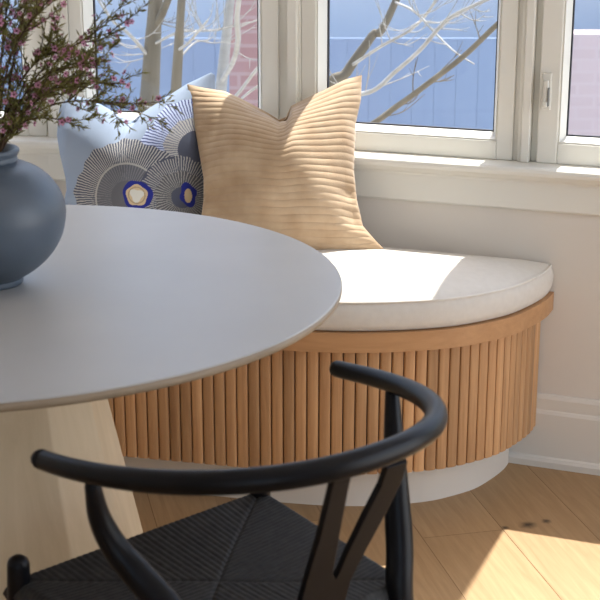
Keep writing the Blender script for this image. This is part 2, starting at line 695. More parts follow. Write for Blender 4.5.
def slab_between(name, F, z0, z1, d, mat, parent):
    """solid between a front plan curve and the wall line"""
    F = clip_to_wall(F, d)
    B = np.array([(x, wall_y(x, d)) for x in F[:, 0]])
    n = len(F)
    V = [(p[0], p[1], z) for z in (z0, z1) for p in np.r_[F, B]]
    Fc = []
    m = 2 * n
    for i in range(n - 1):
        Fc += [(i, i + 1, n + i + 1, n + i), (m + i, m + n + i, m + n + i + 1, m + i + 1),
               (i, m + i, m + i + 1, i + 1), (n + i, n + i + 1, m + n + i + 1, m + n + i)]
    Fc += [(0, n, m + n, m), (n - 1, m + n - 1, m + 2 * n - 1, 2 * n - 1)]
    return MB().add(V, Fc).build(name, mat, parent)


bench = empty('banquette_bench')
tag(bench, 'built-in curved oak bench with vertical half-round slats under the window', 'bench')
Z_SLAT0, Z_RIM0, Z_RIM1 = .108, .412, .457
slab_between('toe_kick', curve_off(front, -.071), 0, Z_SLAT0 + .004, -.028, M['toe'], bench)['label'] = 'greige painted recessed kick'
slab_between('carcass', curve_off(front, -.016), Z_SLAT0 + .002, Z_RIM0 - .001, -.028, M['carcass'], bench)
bevel(slab_between('seat_board', curve_off(front, .018), Z_RIM0, Z_RIM1, -.006, M['rim'], bench), .003)
mb = MB()
fr = resample(curve_off(front, -.016), 2000)
dist = np.r_[0, np.cumsum(np.linalg.norm(np.diff(fr, axis=0), axis=1))]
PITCHS = .0274
npl = int(dist[-1] / PITCHS)
for k in range(npl):
    s = dist[-1] - (k + .5) * PITCHS
    if s < .1:
        break
    c = np.array([np.interp(s, dist, fr[:, 0]), np.interp(s, dist, fr[:, 1])])
    c2 = np.array([np.interp(s - .004, dist, fr[:, 0]), np.interp(s - .004, dist, fr[:, 1])])
    t = c - c2
    t /= np.linalg.norm(t)
    nrm = np.array([t[1], -t[0]])
    prof = []
    for a in np.linspace(0, PI, 11):
        prof.append(c - t * math.cos(a) * (PITCHS / 2 - .0009) + nrm * (math.sin(a) ** .42 * .0078))
    m = len(prof)
    zb = Z_SLAT0
    V = [(p[0], p[1], zb) for p in prof] + [(p[0], p[1], Z_RIM0 - .0005) for p in prof]
    mb.add(V, [tuple(range(m)), tuple(range(m, 2 * m))] + [(i, (i + 1) % m, m + (i + 1) % m, m + i) for i in range(m)])
mb.build('slat_front', M['slat'], bench)

# cushion on the bench
cz0, cz1 = Z_RIM1 + .001, .527
Fq = clip_to_wall(curve_off(front, .012), -.010)
Fq = Fq[Fq[:, 0] > -1.9]
Fq = resample(Fq, 220)
# soften the right end where the cushion meets the wall
Bq = np.array([(x, wall_y(x, -.010)) for x in Fq[:, 0]])
# the cushion's back corner follows the wall a little past the front board
Mq = (Fq + Bq) / 2
ring = np.r_[Fq, Bq[::-1][1:]]
mid = np.r_[Mq, Mq[::-1][1:]]
mid[:, 0] = np.where(mid[:, 0] > .25, .25 + .2 * (1 - np.exp(-(mid[:, 0] - .25) / .2)), mid[:, 0])
nr = len(ring)
dv = mid - ring
dl = np.linalg.norm(dv, axis=1)[:, None] + 1e-6
V, Fc = [], []


def cring(ins, z, bulge=0):
    p = ring + dv / dl * np.minimum(ins, dl)
    if bulge:
        dist_ = np.sqrt(((p[:, None] - ring[None]) ** 2).sum(-1)).min(1)
        zz = z + bulge * (1 - np.exp(-dist_ / .075))
    else:
        zz = np.full(len(p), z)
    for q, z_ in zip(p, zz):
        V.append((q[0], q[1], z_))


cring(.010, cz0)
cring(.002, cz0 + .004)
cring(-.002, cz0 + .018)
cring(-.005, cz0 + .040)
cring(-.001, cz1 - .012)
cring(.003, cz1 - .003)
for w in (.012, .03, .06, .10, .15, .2):
    cring(w, cz1 - .003, .043)
levels = 12
for i in range(levels - 1):
    for k in range(nr):
        k2 = (k + 1) % nr
        Fc.append((i * nr + k, i * nr + k2, (i + 1) * nr + k2, (i + 1) * nr + k))
Fc.append(tuple(range(nr))[::-1])
top = (levels - 1) * nr
# close the top along the spine
nF = len(Fq)
for k in range(nF - 1):
    j, j2 = nr - k, nr - k - 1
    a, b, c_, d_ = top + k, top + k + 1, top + (j2 % nr), top + (j % nr)
    if len({a, b, c_, d_}) >= 3:
        f = []
        for q in (a, b, c_, d_):
            if q not in f:
                f.append(q)
        Fc.append(tuple(f))
cush = empty('bench_cushion')
tag(cush, 'long cream box seat cushion with piped edges on the curved bench', 'cushion')
co = mesh_obj('cushion_body', V, Fc, M['cushion'], cush, True)
for z, ins in ((cz1 - .001, .002),):
    pr = ring[:nF + 6] + (dv / dl)[:nF + 6] * ins
    tv, tf = tube_data([(p[0], p[1], z) for p in pr[::2]], .0032, 8)
    mesh_obj('piping', tv, tf, M['piping'], cush, True)


# ------------------------------------------------------------------ pillows
def pillow(name, p0, yaw, tilt, edges, T0, nu, nv, mat, ridge=None, crease=None, color=None, wrinkle=.004, seed=1):
    """edges: top, bottom, left, right outlines as seen, set on the pillow's own leaning mid-plane"""
    n = np.array([math.sin(yaw) * math.cos(tilt), -math.cos(yaw) * math.cos(tilt), math.sin(tilt)])
    ax = np.array([math.cos(yaw), math.sin(yaw), 0])
    ay = np.cross(n, ax) * 1.0
    if ay[2] < 0:
        ay = -ay
    p0 = np.array(p0, float)

    def loc(uv):
        w = at_plane(uv[0], uv[1], p0, n) - p0
        return np.array([w @ ax, w @ ay])
    E = [resample([loc(q) for q in e], m) for e, m in zip(edges, (nu, nu, nv, nv))]
    top_, bot, lef, rig = E
    u = np.linspace(0, 1, nu)[None, :, None]
    v = np.linspace(0, 1, nv)[:, None, None]       # v = 0 bottom, 1 top
    S = (1 - v) * bot[None] + v * top_[None] + (1 - u) * lef[:, None] + u * rig[:, None]
    chord = (1 - u) * top_[0] + u * top_[-1]
    S = S + (v ** 2.4 - v) * (top_[None] - chord)       # the dented top fades out downwards
    S = S - ((1 - u) * (1 - v) * bot[0] + u * (1 - v) * bot[-1] + (1 - u) * v * top_[0] + u * v * top_[-1])
    uu = np.linspace(-1, 1, nu)[None, :]
    vv = np.linspace(-1, 1, nv)[:, None]
    base = ((1 - uu ** 2) * (1 - vv ** 2))
    th = T0 * np.clip(base, 0, 1) ** .72
    rs = np.random.RandomState(seed)
    wr = np.zeros_like(th)
    for _ in range(9):
        fx, fy, ph = rs.uniform(-9, 9), rs.uniform(-7, 7), rs.uniform(0, 6)
        wr += np.sin(fx * uu + fy * vv + ph)
    wr *= wrinkle / 3 * np.clip(base * 4, 0, 1)
    th = th + wr
    if crease is not None:
        for (cu, cv, su, sv, dep) in crease:
            th = th - dep * np.exp(-((uu - cu) / su) ** 2 - ((vv - cv) / sv) ** 2) * np.clip(base * 8, 0, 1)
    thf = th.copy()
    if ridge:
        k, amp, bow = ridge
        ph = (vv * .5 + .5) * k + bow * (1 - uu ** 2) * (vv) + .06 * np.sin(4 * uu + 7 * vv)
        r = np.abs(np.sin(PI * ph)) ** .5
        fade = np.clip(base * 30, .25, 1)
        thf = thf + amp * (r - .5) * fade
        thb = th + amp * (r - .5) * fade
    else:
        thb = th
    Wp = p0 + S[..., 0:1] * ax + S[..., 1:2] * ay
    Fr = Wp + thf[..., None] * n
    Bk = Wp - .45 * thb[..., None] * n
    Vt = np.r_[Fr.reshape(-1, 3), Bk.reshape(-1, 3)]
    Fc_ = []
    off_ = nu * nv
    I = lambda i, j: i * nu + j
    for i in range(nv - 1):
        for j in range(nu - 1):
            Fc_.append((I(i, j), I(i, j + 1), I(i + 1, j + 1), I(i + 1, j)))
            Fc_.append((off_ + I(i, j), off_ + I(i + 1, j), off_ + I(i + 1, j + 1), off_ + I(i, j + 1)))
    rim_ = [I(0, j) for j in range(nu)] + [I(i, nu - 1) for i in range(1, nv)] + [I(nv - 1, j) for j in range(nu - 2, -1, -1)] + [I(i, 0) for i in range(nv - 2, 0, -1)]
    for a, b in zip(rim_, rim_[1:] + rim_[:1]):
        Fc_.append((a, off_ + a, off_ + b, b))
    o = mesh_obj(name, Vt, Fc_, mat, None, True)
    if color:
        at = o.data.color_attributes.new('cloth', 'FLOAT_COLOR', 'POINT')
        cols = np.zeros((2 * off_, 4), np.float32)
        cols[:, 3] = 1
        cols[:, :3] = color(S, loc, Fr, p0, n)
        at.data.foreach_set('color', cols.ravel())
    rimpts = [tuple(Wp.reshape(-1, 3)[i]) for i in rim_]
    return o, rimpts


tan_edges = (
    [(187, 84), (205, 88), (224, 91), (240, 98), (253, 105), (268, 113), (279, 120), (286, 117), (291, 106), (305, 99), (327, 88.5), (345, 79.5), (362, 75)],
    [(198, 250), (230, 254), (280, 257), (327, 255), (356, 252.5), (384, 249)],
    [(198, 250), (200, 225), (203.5, 200), (203.5, 178), (199, 152), (191, 105), (187, 84)],
    [(384, 249), (376, 241), (363, 226), (357, 200), (354, 171), (356, 123), (361, 100), (362, 75)])
tan, tan_rim = pillow('throw_pillow', (-.02, 3.302, .545), math.radians(1), math.radians(31), tan_edges, .105, 150, 330, M['cordu'],
                      ridge=(26, .0026, .4), crease=[(.10, 1.0, .06, .16, .03), (.0, .95, .35, .16, .02), (-.85, -.35, .18, .10, .012), (.9, -.6, .12, .12, .012), (.9, -.35, .12, .08, .01)], seed=4)
tag(tan, 'tan wide-ribbed corduroy throw pillow with a dented top on the bench cushion', 'pillow', 'throw pillows')


def rosettes(S, loc, Fr, p0, n):
    """embroidered rosettes of the blue pillow: flat colours only"""
    nv, nu = S.shape[:2]
    base_c = np.array([.29, .36, .48])
    cream = np.array([.45, .445, .43])
    dark = np.array([.075, .085, .125])
    grey = np.array([.16, .165, .19])
    navy = np.array([.010, .018, .22])
    tanc = np.array([.55, .43, .27])
    col = np.tile(base_c, (nv, nu, 1))
    k = np.linalg.norm(loc((150, 200)) - loc((140, 200))) / 10     # metres for a picture point
    # S is on the mid-plane while the cloth bulges: use it as the cloth's own flat pattern
    def polar(c, sy=1.0):
        d = S - loc(c)
        return np.hypot(d[..., 0], d[..., 1] * sy) / k, np.arctan2(d[..., 1], d[..., 0])

    def put(mask, c):
        col[mask] = c

    def stripes(r, a, r0, r1, cnt, bg, fg, duty=.45, jag=2.0, phase=0.):
        w = np.sin(a * 9 + phase) * jag * .5 + np.sin(a * 23 + 1) * jag * .3
        m = (r > r0) & (r < r1 + w)
        put(m, bg)
        cell = (a / (2 * PI) * cnt + .05 * np.sin(r * .9)) % 1
        put(m & (cell < duty), fg)
    # upper right rosette
    r, a = polar((203, 152))
    stripes(r, a, 33, 53, 100, np.array([.50, .58, .78]), np.array([.05, .06, .20]), .42, 3)
    stripes(r, a, 20, 33, 70, np.array([.14, .15, .22]), cream * 1.05, .62, 1.5)
    put(r < 20, dark)
    # big left rosette
    r, a = polar((135, 200))
    stripes(r, a, 33, 56, 124, dark, cream, .42, 3)
    put((r >= 31.6) & (r < 33.4), cream * .9)
    put(r < 31.6, grey * .75)
    cell = (a / (2 * PI) * 70) % 1
    put((r < 31.6) & (r > 16) & (cell < .35), grey * 1.25)
    # right rosette over it
    r, a = polar((186, 199))
    put(r < 40, dark)
    stripes(r, a, 24, 39, 92, dark, cream * .9, .40, 2.5)
    stripes(r, a, 10, 25, 52, grey * .6, cream * .75, .35, 2)
    # the two eyes
    r, a = polar((145, 197.5))
    put(r < 14 + .7 * np.sin(3 * a + 1) + .3 * np.sin(7 * a), navy)
    r, a = polar((144.5, 197.5))
    put(r < 10 + .6 * np.sin(5 * a), tanc)
    put((np.abs(r - 7.6) < .55), tanc * .62)
    put(r < 6 + 1.2 * np.sin(3 * a + .4), np.array([.62, .62, .58]))
    r, a = polar((191.5, 196), .62)
    put(r < 7.2 + .8 * np.sin(4 * a), navy)
    r, a = polar((191.5, 197), .5)
    put(r < 3.4, tanc)
    full = col.reshape(-1, 3)
    back = np.tile(base_c, (nv * nu, 1))
    return np.r_[full, back]


def cloth_color_mat():
    m, nt, b = new_mat('blue cotton with embroidery')
    L = nt.links.new
    a = N(nt, 'ShaderNodeAttribute', attribute_name='cloth')
    L(a.outputs['Color'], b.inputs['Base Color'])
    b.inputs['Roughness'].default_value = .9
    tc = N(nt, 'ShaderNodeTexCoord')
    nz = N(nt, 'ShaderNodeTexNoise', Scale=420., Detail=2)
    L(tc.outputs['Object'], nz.inputs['Vector'])
    bp = N(nt, 'ShaderNodeBump', Strength=.3, Distance=.001)
    L(nz.outputs['Fac'], bp.inputs['Height'])
    L(bp.outputs[0], b.inputs['Normal'])
    return m


blue_edges = (
    [(60, 106), (68, 98), (78, 96.5), (92, 100), (107, 108), (118, 114), (129, 121), (134, 120), (141, 114), (160, 101), (186, 84.5), (211, 72.5), (215, 75)],
    [(60, 242), (100, 246), (150, 248), (212, 246)],
    [(60, 242), (63, 205), (66.5, 190), (65.5, 178), (60, 155), (57, 136), (58, 118), (60, 106)],
    [(212, 246), (210, 215), (211, 180), (213, 130), (216, 95), (215, 75)])
blue, blue_rim = pillow('throw_pillow', (-.42, 3.455, .545), math.radians(-4), math.radians(15), blue_edges, .115, 330, 330, cloth_color_mat(),
                        crease=[(-.02, 1.0, .06, .2, .04), (-.9, -.45, .2, .06, .012)], color=rosettes, wrinkle=.005, seed=2)
tag(blue, 'light blue throw pillow embroidered with navy and cream rosettes behind the vase', 'pillow', 'throw pillows')

# ------------------------------------------------------------------ table
TC = np.array([-.544, 2.341])
TR, TZ = .617, .75
table = empty('dining_table', (TC[0], TC[1], 0))
tag(table, 'round dining table with pale grey top and faceted pale oak pedestal', 'table')
V, Fc = lathe([(TR - .07, TZ - .022), (TR - .004, TZ - .0162), (TR - .001, TZ - .0135), (TR, TZ - .010), (TR, TZ - .0028)], 160)
e = mesh_obj('edge_band', V, Fc, M['tableedge'], table, True)
e['label'] = 'pale oak bevelled rim'
V, Fc = lathe([(TR - .0008, TZ - .0026), (TR - .0008, TZ - .0012), (TR - .002, TZ)], 160)
mesh_obj('table_top', V, Fc, M['tabletop'], table)
mb = MB()
seg = 12
prof = [(.305, .0), (.305, .012), (.163, .70), (.163, TZ - .023)]
a0 = math.radians(-20)
V = []
for r, z in prof:
    for k in range(seg):
        a = a0 + 2 * PI * k / seg
        V.append((r * math.cos(a), r * math.sin(a), z))
Fc = [tuple(range(seg))[::-1], tuple(range(3 * seg, 4 * seg))]
for i in range(3):
    for k in range(seg):
        k2 = (k + 1) % seg
        Fc.append((i * seg + k, i * seg + k2, (i + 1) * seg + k2, (i + 1) * seg + k))
bevel(mb.add(V, Fc).build('pedestal', M['pedestal'], table), .003, 2, .2)

# ------------------------------------------------------------------ vase
vp = at_z(-8, 283.5, TZ)
VX, VY = float(vp[0]), float(vp[1])
vprof = [(.052, 0), (.0545, .003), (.055, .010), (.056, .015), (.074, .028), (.094, .047), (.113, .073), (.127, .105), (.133, .137), (.1335, .160), (.128, .188),
         (.113, .217), (.092, .240), (.068, .2535), (.052, .2585), (.056, .262), (.0548, .269), (.058, .276), (.0595, .281), (.058, .286), (.054, .2865), (.051, .282),
         (.045, .268), (.055, .252), (.09, .228), (.115, .19), (.118, .14), (.10, .07), (.06, .03), (.02, .02)]
vprof = [(r * (.985 if z < .25 else 1.0), z * .82) for r, z in vprof]
sp = smooth_path(vprof, 120)
V, Fc = lathe([(max(r, .001), max(z, 0)) for r, z in sp], 72)
vase = mesh_obj('vase', V, Fc, M['vase'], None, True)
vase.location = (VX, VY, TZ + .0005)
tag(vase, 'round matte slate blue ceramic vase with short neck on the table', 'vase')

# ------------------------------------------------------------------ flowering branches
# one blossom mesh, shared
bl = MB()
for k in range(5):
    a = 2 * PI * k / 5
    ca, sa = math.cos(a), math.sin(a)
    pts = []
    for (r, w, z) in ((.0015, .0008, 0), (.0042, .0026, .0010), (.0066, .0026, .0022), (.0080, .0010, .0026)):
        for s_ in (-1, 1):
            pts.append((ca * r - sa * w * s_, sa * r + ca * w * s_, z))
    pts2 = [(x, y, z - .0005) for x, y, z in pts]
    f = [(0, 1, 3, 2), (2, 3, 5, 4), (4, 5, 7, 6)]
    g = [(8 + d, 8 + c_, 8 + b, 8 + a_) for a_, b, c_, d in f]
    bl.add(pts + pts2, f + g + [(0, 2, 10, 8), (2, 4, 12, 10), (4, 6, 14, 12), (1, 9, 11, 3), (3, 11, 13, 5), (5, 13, 15, 7), (6, 7, 15, 14)])
blossom0 = bl.build('blossom', M['petal'])
blossom0.data.materials.append(M['eye'])
bm = bmesh.new()
bm.from_mesh(blossom0.data)
r_ = bmesh.ops.create_uvsphere(bm, u_segments=8, v_segments=5, radius=.0024)
for v_ in r_['verts']:
    v_.co.z = v_.co.z * .8 + .0012
    for f_ in v_.link_faces:
        f_.material_index = 1
bm.to_mesh(blossom0.data)
bm.free()
BLM = blossom0.data
bpy.data.objects.remove(blossom0)


def add_leaf(mb, p, d, ln, w):
    d = d.normalized()
    s = d.cross(Vector((rnd.uniform(-1, 1), rnd.uniform(-1, 1), rnd.uniform(-1, 1)))).normalized()
    n = d.cross(s)
    c = p + d * ln * .5
    mb.add([p, c + s * w, p + d * ln, c - s * w, c + n * w * .5, c - n * w * .5],
           [(0, 1, 4), (1, 2, 4), (2, 3, 4), (3, 0, 4), (1, 0, 5), (2, 1, 5), (3, 2, 5), (0, 3, 5)])


BR = [  # tip as seen, distance behind or before the vase, size of spray, label
    ((128, 84), .00, 1.2, 'pink waxflower branch in the vase reaching furthest right, over the dent of the blue pillow'),
    ((132, 108), .06, 1.15, 'low waxflower branch in the vase drooping right in front of the blue pillow'),
    ((122, 30), .03, 1.2, 'tall waxflower branch in the vase leaning right across the window post edge'),
    ((92, -36), -.05, 1.0, 'long waxflower branch in the vase slanting up past the top of the white post'),
    ((84, 128), -.08, .8, 'lowest waxflower branch in the vase, nearly level, right in front of the sill'),
    ((104, 62), -.10, .9, 'waxflower branch in the vase crossing the middle of the white window post'),
    ((58, -60), .05, 1.0, 'steep waxflower branch in the vase with its tip above the white post'),
    ((30, -75), -.03, 1.0, 'upright dense waxflower branch in the vase before the left window pane'),
    ((12, -30), -.11, .9, 'nearest upright waxflower branch in the vase, close to the left picture edge'),
    ((-8, -85), .08, 1.0, 'tallest waxflower branch in the vase, rising straight from its neck'),
    ((-50, -55), .00, 1.0, 'waxflower branch in the vase leaning left, partly out of view'),
    ((-95, 30), .04, .9, 'waxflower branch in the vase spreading far left, mostly out of view'),
    ((38, 10), .10, 1.0, 'waxflower branch in the vase just left of the white post, behind the others'),
    ((-20, 40), -.12, .9, 'short waxflower branch in the vase nearest the camera on the left'),
    ((66, 40), .00, .9, 'medium waxflower branch in the vase ending in front of the white post'),
]
NECK = Vector((VX, VY, TZ + .222))
for bi, (tip, dd, size, lab) in enumerate(BR):
    dirv = at_y(tip[0], tip[1], VY + dd)
    tipw = Vector(dirv)
    ang = math.atan2(tipw.y - VY, tipw.x - VX)
    start = NECK + Vector((.024 * math.cos(ang + rnd.uniform(-.6, .6)), .024 * math.sin(ang + rnd.uniform(-.6, .6)), 0))
    bottom = start + Vector((-.03 * math.cos(ang), -.03 * math.sin(ang), -.14))
    L_ = (tipw - start).length
    m1 = start + Vector((0, 0, 1)) * L_ * .22 + (tipw - start) * .28 + Vector((rnd.uniform(-.01, .01), rnd.uniform(-.01, .01), 0))
    m2 = start + Vector((0, 0, 1)) * L_ * .17 + (tipw - start) * .65
    path = smooth_path([tuple(bottom), tuple(start), tuple(m1), tuple(m2), tuple(tipw)], 26)
    root = empty('flower_branch', tuple(start))
    tag(root, lab, 'flower branch', 'waxflower branches in the vase')
    stem, fol = MB(), MB()
    off = Vector(start)
    pth = [Vector(p) - off for p in path]
    stem.add(*tube_data(pth, [.0024 - .0016 * i / 26 for i in range(27)], 5))
    bls = []

    def dress(pts, r0, dens, flowers):
        """needles along a twig and blossoms toward its end"""
        for i in range(1, len(pts)):
            a, b = pts[i - 1], pts[i]
            t = (b - a)
            for _ in range(dens):
                p = a + t * rnd.random()
                q = (t.normalized() * rnd.uniform(.3, 1.1) + Vector((rnd.uniform(-1, 1), rnd.uniform(-1, 1), rnd.uniform(-.7, 1))) * .8)
                add_leaf(fol, p, q, rnd.uniform(.009, .019), rnd.uniform(.0010, .0018))
        for _ in range(flowers):
            k = rnd.uniform(.35, 1)
            i = min(int(k * (len(pts) - 1)), len(pts) - 2)
            p = pts[i] + (pts[i + 1] - pts[i]) * rnd.random()
            o_ = Vector((rnd.uniform(-1, 1), rnd.uniform(-1, .6), rnd.uniform(-.5, 1))).normalized() * rnd.uniform(.006, .014)
            stem.add(*tube_data([p, p + o_ * .9], [.0006, .0005], 4, False))
            bls.append((p + o_, o_))
    dress(pth[9:], .001, 6, 2)
    nt_ = int(9 * size ** 2) + 2
    for k in range(nt_):
        i = rnd.randint(8, 24)
        a = pth[i]
        t = (pth[min(i + 1, 26)] - pth[i - 1]).normalized()
        d = (t * .8 + Vector((rnd.uniform(-1, 1), rnd.uniform(-1, 1), rnd.uniform(-.4, .9))) * .8).normalized()
        ln = rnd.uniform(.045, .11) * size
        e1 = a + d * ln * .5 + Vector((0, 0, -.003))
        e2 = a + d * ln + Vector((0, 0, rnd.uniform(-.012, .018)))
        tw = [Vector(p) for p in smooth_path([tuple(a), tuple(e1), tuple(e2)], 6)]
        stem.add(*tube_data(tw, [.0010, .0010, .0009, .0008, .0007, .0006, .0005], 4, False))
        dress(tw, .0006, 4, rnd.randint(1, 2))
        for _ in range(2):
            j = rnd.randint(1, 5)
            d2 = (d + Vector((rnd.uniform(-1, 1), rnd.uniform(-1, 1), rnd.uniform(-.6, .9))) * .8).normalized()
            tw2 = [tw[j] + d2 * (.03 * size * q / 3) for q in range(4)]
            stem.add(*tube_data(tw2, .0005, 4, False))
            dress(tw2, .0005, 4, rnd.randint(0, 1))
    stem.build('stem', M['stem'], root)
    fol.build('foliage', M['leaf'], root)
    for p, o_ in bls:
        b_ = bpy.data.objects.new('blossom', BLM)
        C.objects.link(b_)
        b_.parent = root
        b_.location = p
        look = (o_.normalized() + Vector((0, -.5, .2))).normalized()
        b_.rotation_euler = look.to_track_quat('Z', 'Y').to_euler()
        s_ = rnd.uniform(.5, .78)
        b_.scale = (s_, s_, s_)

# ------------------------------------------------------------------ chair
CC = np.array([-.1431, 1.8436])
CYAW = .7358
CRt = np.array([math.cos(CYAW), math.sin(CYAW)])
CFw = np.array([-math.sin(CYAW), math.cos(CYAW)])
chair = empty('dining_chair', (CC[0], CC[1], 0), CYAW)
tag(chair, 'black wooden dining chair with curved hoop back, Y-shaped splat and woven cord seat', 'chair')


def cl(p):
    """world point to the chair's own frame"""
    d = np.array(p[:2]) - CC
    return (float(d @ CRt), float(d @ CFw), float(p[2]))


# hoop (arms and back rail in one bent piece)
a_, b_, e_, th_, zt_, zb_ = .2625, .3611, .8959, 1.5819, .70, .745
hp = []
for T in np.linspace(-th_, th_, 90):
    s, c = math.sin(T), math.cos(T)
    lat = a_ * math.copysign(abs(s) ** e_, s)
    fw = -b_ * math.copysign(abs(c) ** e_, c)
    w = (c - math.cos(th_)) / (1 - math.cos(th_))
    hp.append((lat, fw, zt_ + (zb_ - zt_) * w))
hp = resample(hp, 90)
rad = [.0130 + .0030 * math.sin(PI * i / 89) for i in range(90)]
hp = [(x + .002, y, z) for x, y, z in hp[1:-1]]
tv, tf = tube_data(hp, rad[1:-1], 20)
mesh_obj('back_rail', tv, tf, M['black'], chair, True)
# legs
SO = .027   # the seat sits a little to the right of the hoop's axis


def leg(name, ctrl, radii, seg=18):
    p = smooth_path(ctrl, 40)
    r = np.interp(np.linspace(0, 1, 41), np.linspace(0, 1, len(radii)), radii)
    tv, tf = tube_data(p, list(r), seg)
    return mesh_obj(name, tv, tf, M['black'], chair, True)


for sx in (-1, 1):
    leg('leg', [(SO + sx * .232, .172, .006), (SO + sx * .232, .171, .2), (SO + sx * .231, .170, .40), (SO + sx * .230, .168, .468)], [.012, .0165, .0175, .0165])
    k = SO * .3
    if sx > 0:
        ctrl = [(.222, -.262, .006), (.196, -.240, .25), (.195, -.213, .42), (.210, -.196, .486), (.222, -.177, .554), (.235, -.156, .638), (.252, -.134, .700)]
    else:
        ctrl = [(-.212, -.258, .006), (-.196, -.242, .25), (-.183, -.216, .43), (-.188, -.182, .52), (-.205, -.138, .565), (-.222, -.110, .602), (-.237, -.100, .645), (-.247, -.103, .692)]
    leg('leg', ctrl, [.013, .0185, .0205, .020, .016, .0105])
# splat: a flat Y board set in a leaning plane
sp0 = np.array([0, -.226, .43])
sp1 = np.array([0, -.357, .735])
dirz = (sp1 - sp0) / np.linalg.norm(sp1 - sp0)
nl = np.array([0, -dirz[2], dirz[1]])         # points to the room side (behind the sitter)
wn = np.r_[CRt * nl[0] + CFw * nl[1], nl[2]]
wp = np.r_[CC + CRt * sp0[0] + CFw * sp0[1], sp0[2]]


def on_splat(u, v):
    p = cl(at_plane(u, v, wp, wn))
    return np.array(p)


outl = [(299, 600), (308, 568), (317, 538), (324, 509), (331, 480), (331.5, 474), (350, 471), (347.5, 482), (341, 515), (335, 548), (331, 572), (333.5, 576.5), (337, 571), (345, 552), (362, 517), (379, 484), (385, 466), (406, 459), (401, 476), (383, 513),
        (364, 548), (349, 578), (343, 600), (339, 622), (338, 650), (296, 650), (296, 622)]
P3 = [on_splat(*q) for q in outl]
th2 = .0045
V = [tuple(p + nl * th2) for p in P3] + [tuple(p - nl * th2) for p in P3]
n = len(P3)
mb = MB().add(V, [tuple(range(n)), tuple(range(n, 2 * n))[::-1]] + [(i, (i + 1) % n, n + (i + 1) % n, n + i) for i in range(n)])
bevel(mb.build('splat', M['black'], chair), .0015, 2, .5)
# rails and stretchers
ZS = .435
FLx, FRx, BLx, BRx = SO - .232, SO + .232, -.186, .209
rails = [((FLx, .17, ZS - .016), (FRx, .17, ZS - .016)), ((BLx, -.208, ZS - .02), (BRx, -.213, ZS - .02)),
         ((FLx, .17, ZS - .02), (BLx, -.205, ZS - .02)), ((FRx, .17, ZS - .02), (BRx, -.212, ZS - .02)),
         ((FLx, .17, .22), (-.200, -.235, .25)), ((FRx, .17, .22), (.213, -.235, .25)), ((-.200, -.237, .28), (.213, -.237, .28))]
for i, (p, q) in enumerate(rails):
    pts = [tuple(np.array(p) + (np.array(q) - np.array(p)) * t) for t in np.linspace(.02, .98, 9)]
    tv, tf = tube_data(pts, [.009, .0105, .0115, .012, .012, .012, .0115, .0105, .009], 12)
    mesh_obj('seat_rail' if i < 4 else 'stretcher', tv, tf, M['black'], chair, True)
# woven seat: cords run square to the nearest rail and mitre on the diagonals
nn_ = 260
cord = 46
corner = {(-1, 1): (FLx - .016, .187), (1, 1): (FRx + .020, .187), (-1, -1): (BLx - .002, -.206), (1, -1): (BRx + .012, -.212)}
V, Fc = [], []
for i in range(nn_):
    v = -1 + 2 * i / (nn_ - 1)
    for j in range(nn_):
        u = -1 + 2 * j / (nn_ - 1)
        x = y = 0
        for (a, b), (cx_, cy_) in corner.items():
            w = (1 + a * u) * (1 + b * v) / 4
            x += w * cx_
            y += w * cy_
        m_ = max(abs(u), abs(v))
        c_ = v if abs(u) > abs(v) else u
        rdg = abs(math.sin(PI * cord / 2 * (c_ + 1))) ** .6
        groove = math.exp(-((abs(u) - abs(v)) / .02) ** 2)
        z = ZS + .006 - .011 * (1 - m_ ** 2) + .0016 * rdg - .002 * groove
        ed = max(0, (m_ - .93) / .07)
        z -= .020 * ed ** 2.2
        z += .004 * math.sin(3 * u + 1) * math.sin(2.2 * v) * (1 - m_)
        # clear the four corner posts
        V.append((x, y, z))
for i in range(nn_ - 1):
    for j in range(nn_ - 1):
        a = i * nn_ + j
        Fc.append((a, a + 1, a + nn_ + 1, a + nn_))
b0 = len(V)
rimi = [j for j in range(nn_)] + [i * nn_ + nn_ - 1 for i in range(1, nn_)] + [(nn_ - 1) * nn_ + j for j in range(nn_ - 2, -1, -1)] + [i * nn_ for i in range(nn_ - 2, 0, -1)]
cxy = np.array([(V[i][0], V[i][1]) for i in rimi])
mcx = cxy.mean(0)
for i in rimi:
    V.append((V[i][0] + (mcx[0] - V[i][0]) * .02, V[i][1] + (mcx[1] - V[i][1]) * .02, ZS - .028))
for i in rimi:
    V.append((V[i][0] + (mcx[0] - V[i][0]) * .12, V[i][1] + (mcx[1] - V[i][1]) * .12, ZS - .030))
k = len(rimi)
for q in range(k):
    q2 = (q + 1) % k
    Fc.append((rimi[q], b0 + q, b0 + q2, rimi[q2]))
    Fc.append((b0 + q, b0 + k + q, b0 + k + q2, b0 + q2))
Fc.append(tuple(b0 + k + q for q in range(k))[::-1])
so = mesh_obj('woven_seat', V, Fc, M['cord'], chair, True)
so['label'] = 'black paper cord seat'

# ------------------------------------------------------------------ outside
mb = MB()
add_box(mb, -30, 30, 3.95, 40, -1.0, -.9)
g = mb.build('ground', M['ground'])
tag(g, kind='structure')
mb = MB()
add_box(mb, -30, 30, -40, -2.9, -1.0, -.9)
add_box(mb, -30, -2.9, -2.9, 3.95, -1.0, -.9)
add_box(mb, 3.0, 30, -2.9, 3.95, -1.0, -.9)
tag(mb.build('ground_terrace', M['drive']), kind='structure')

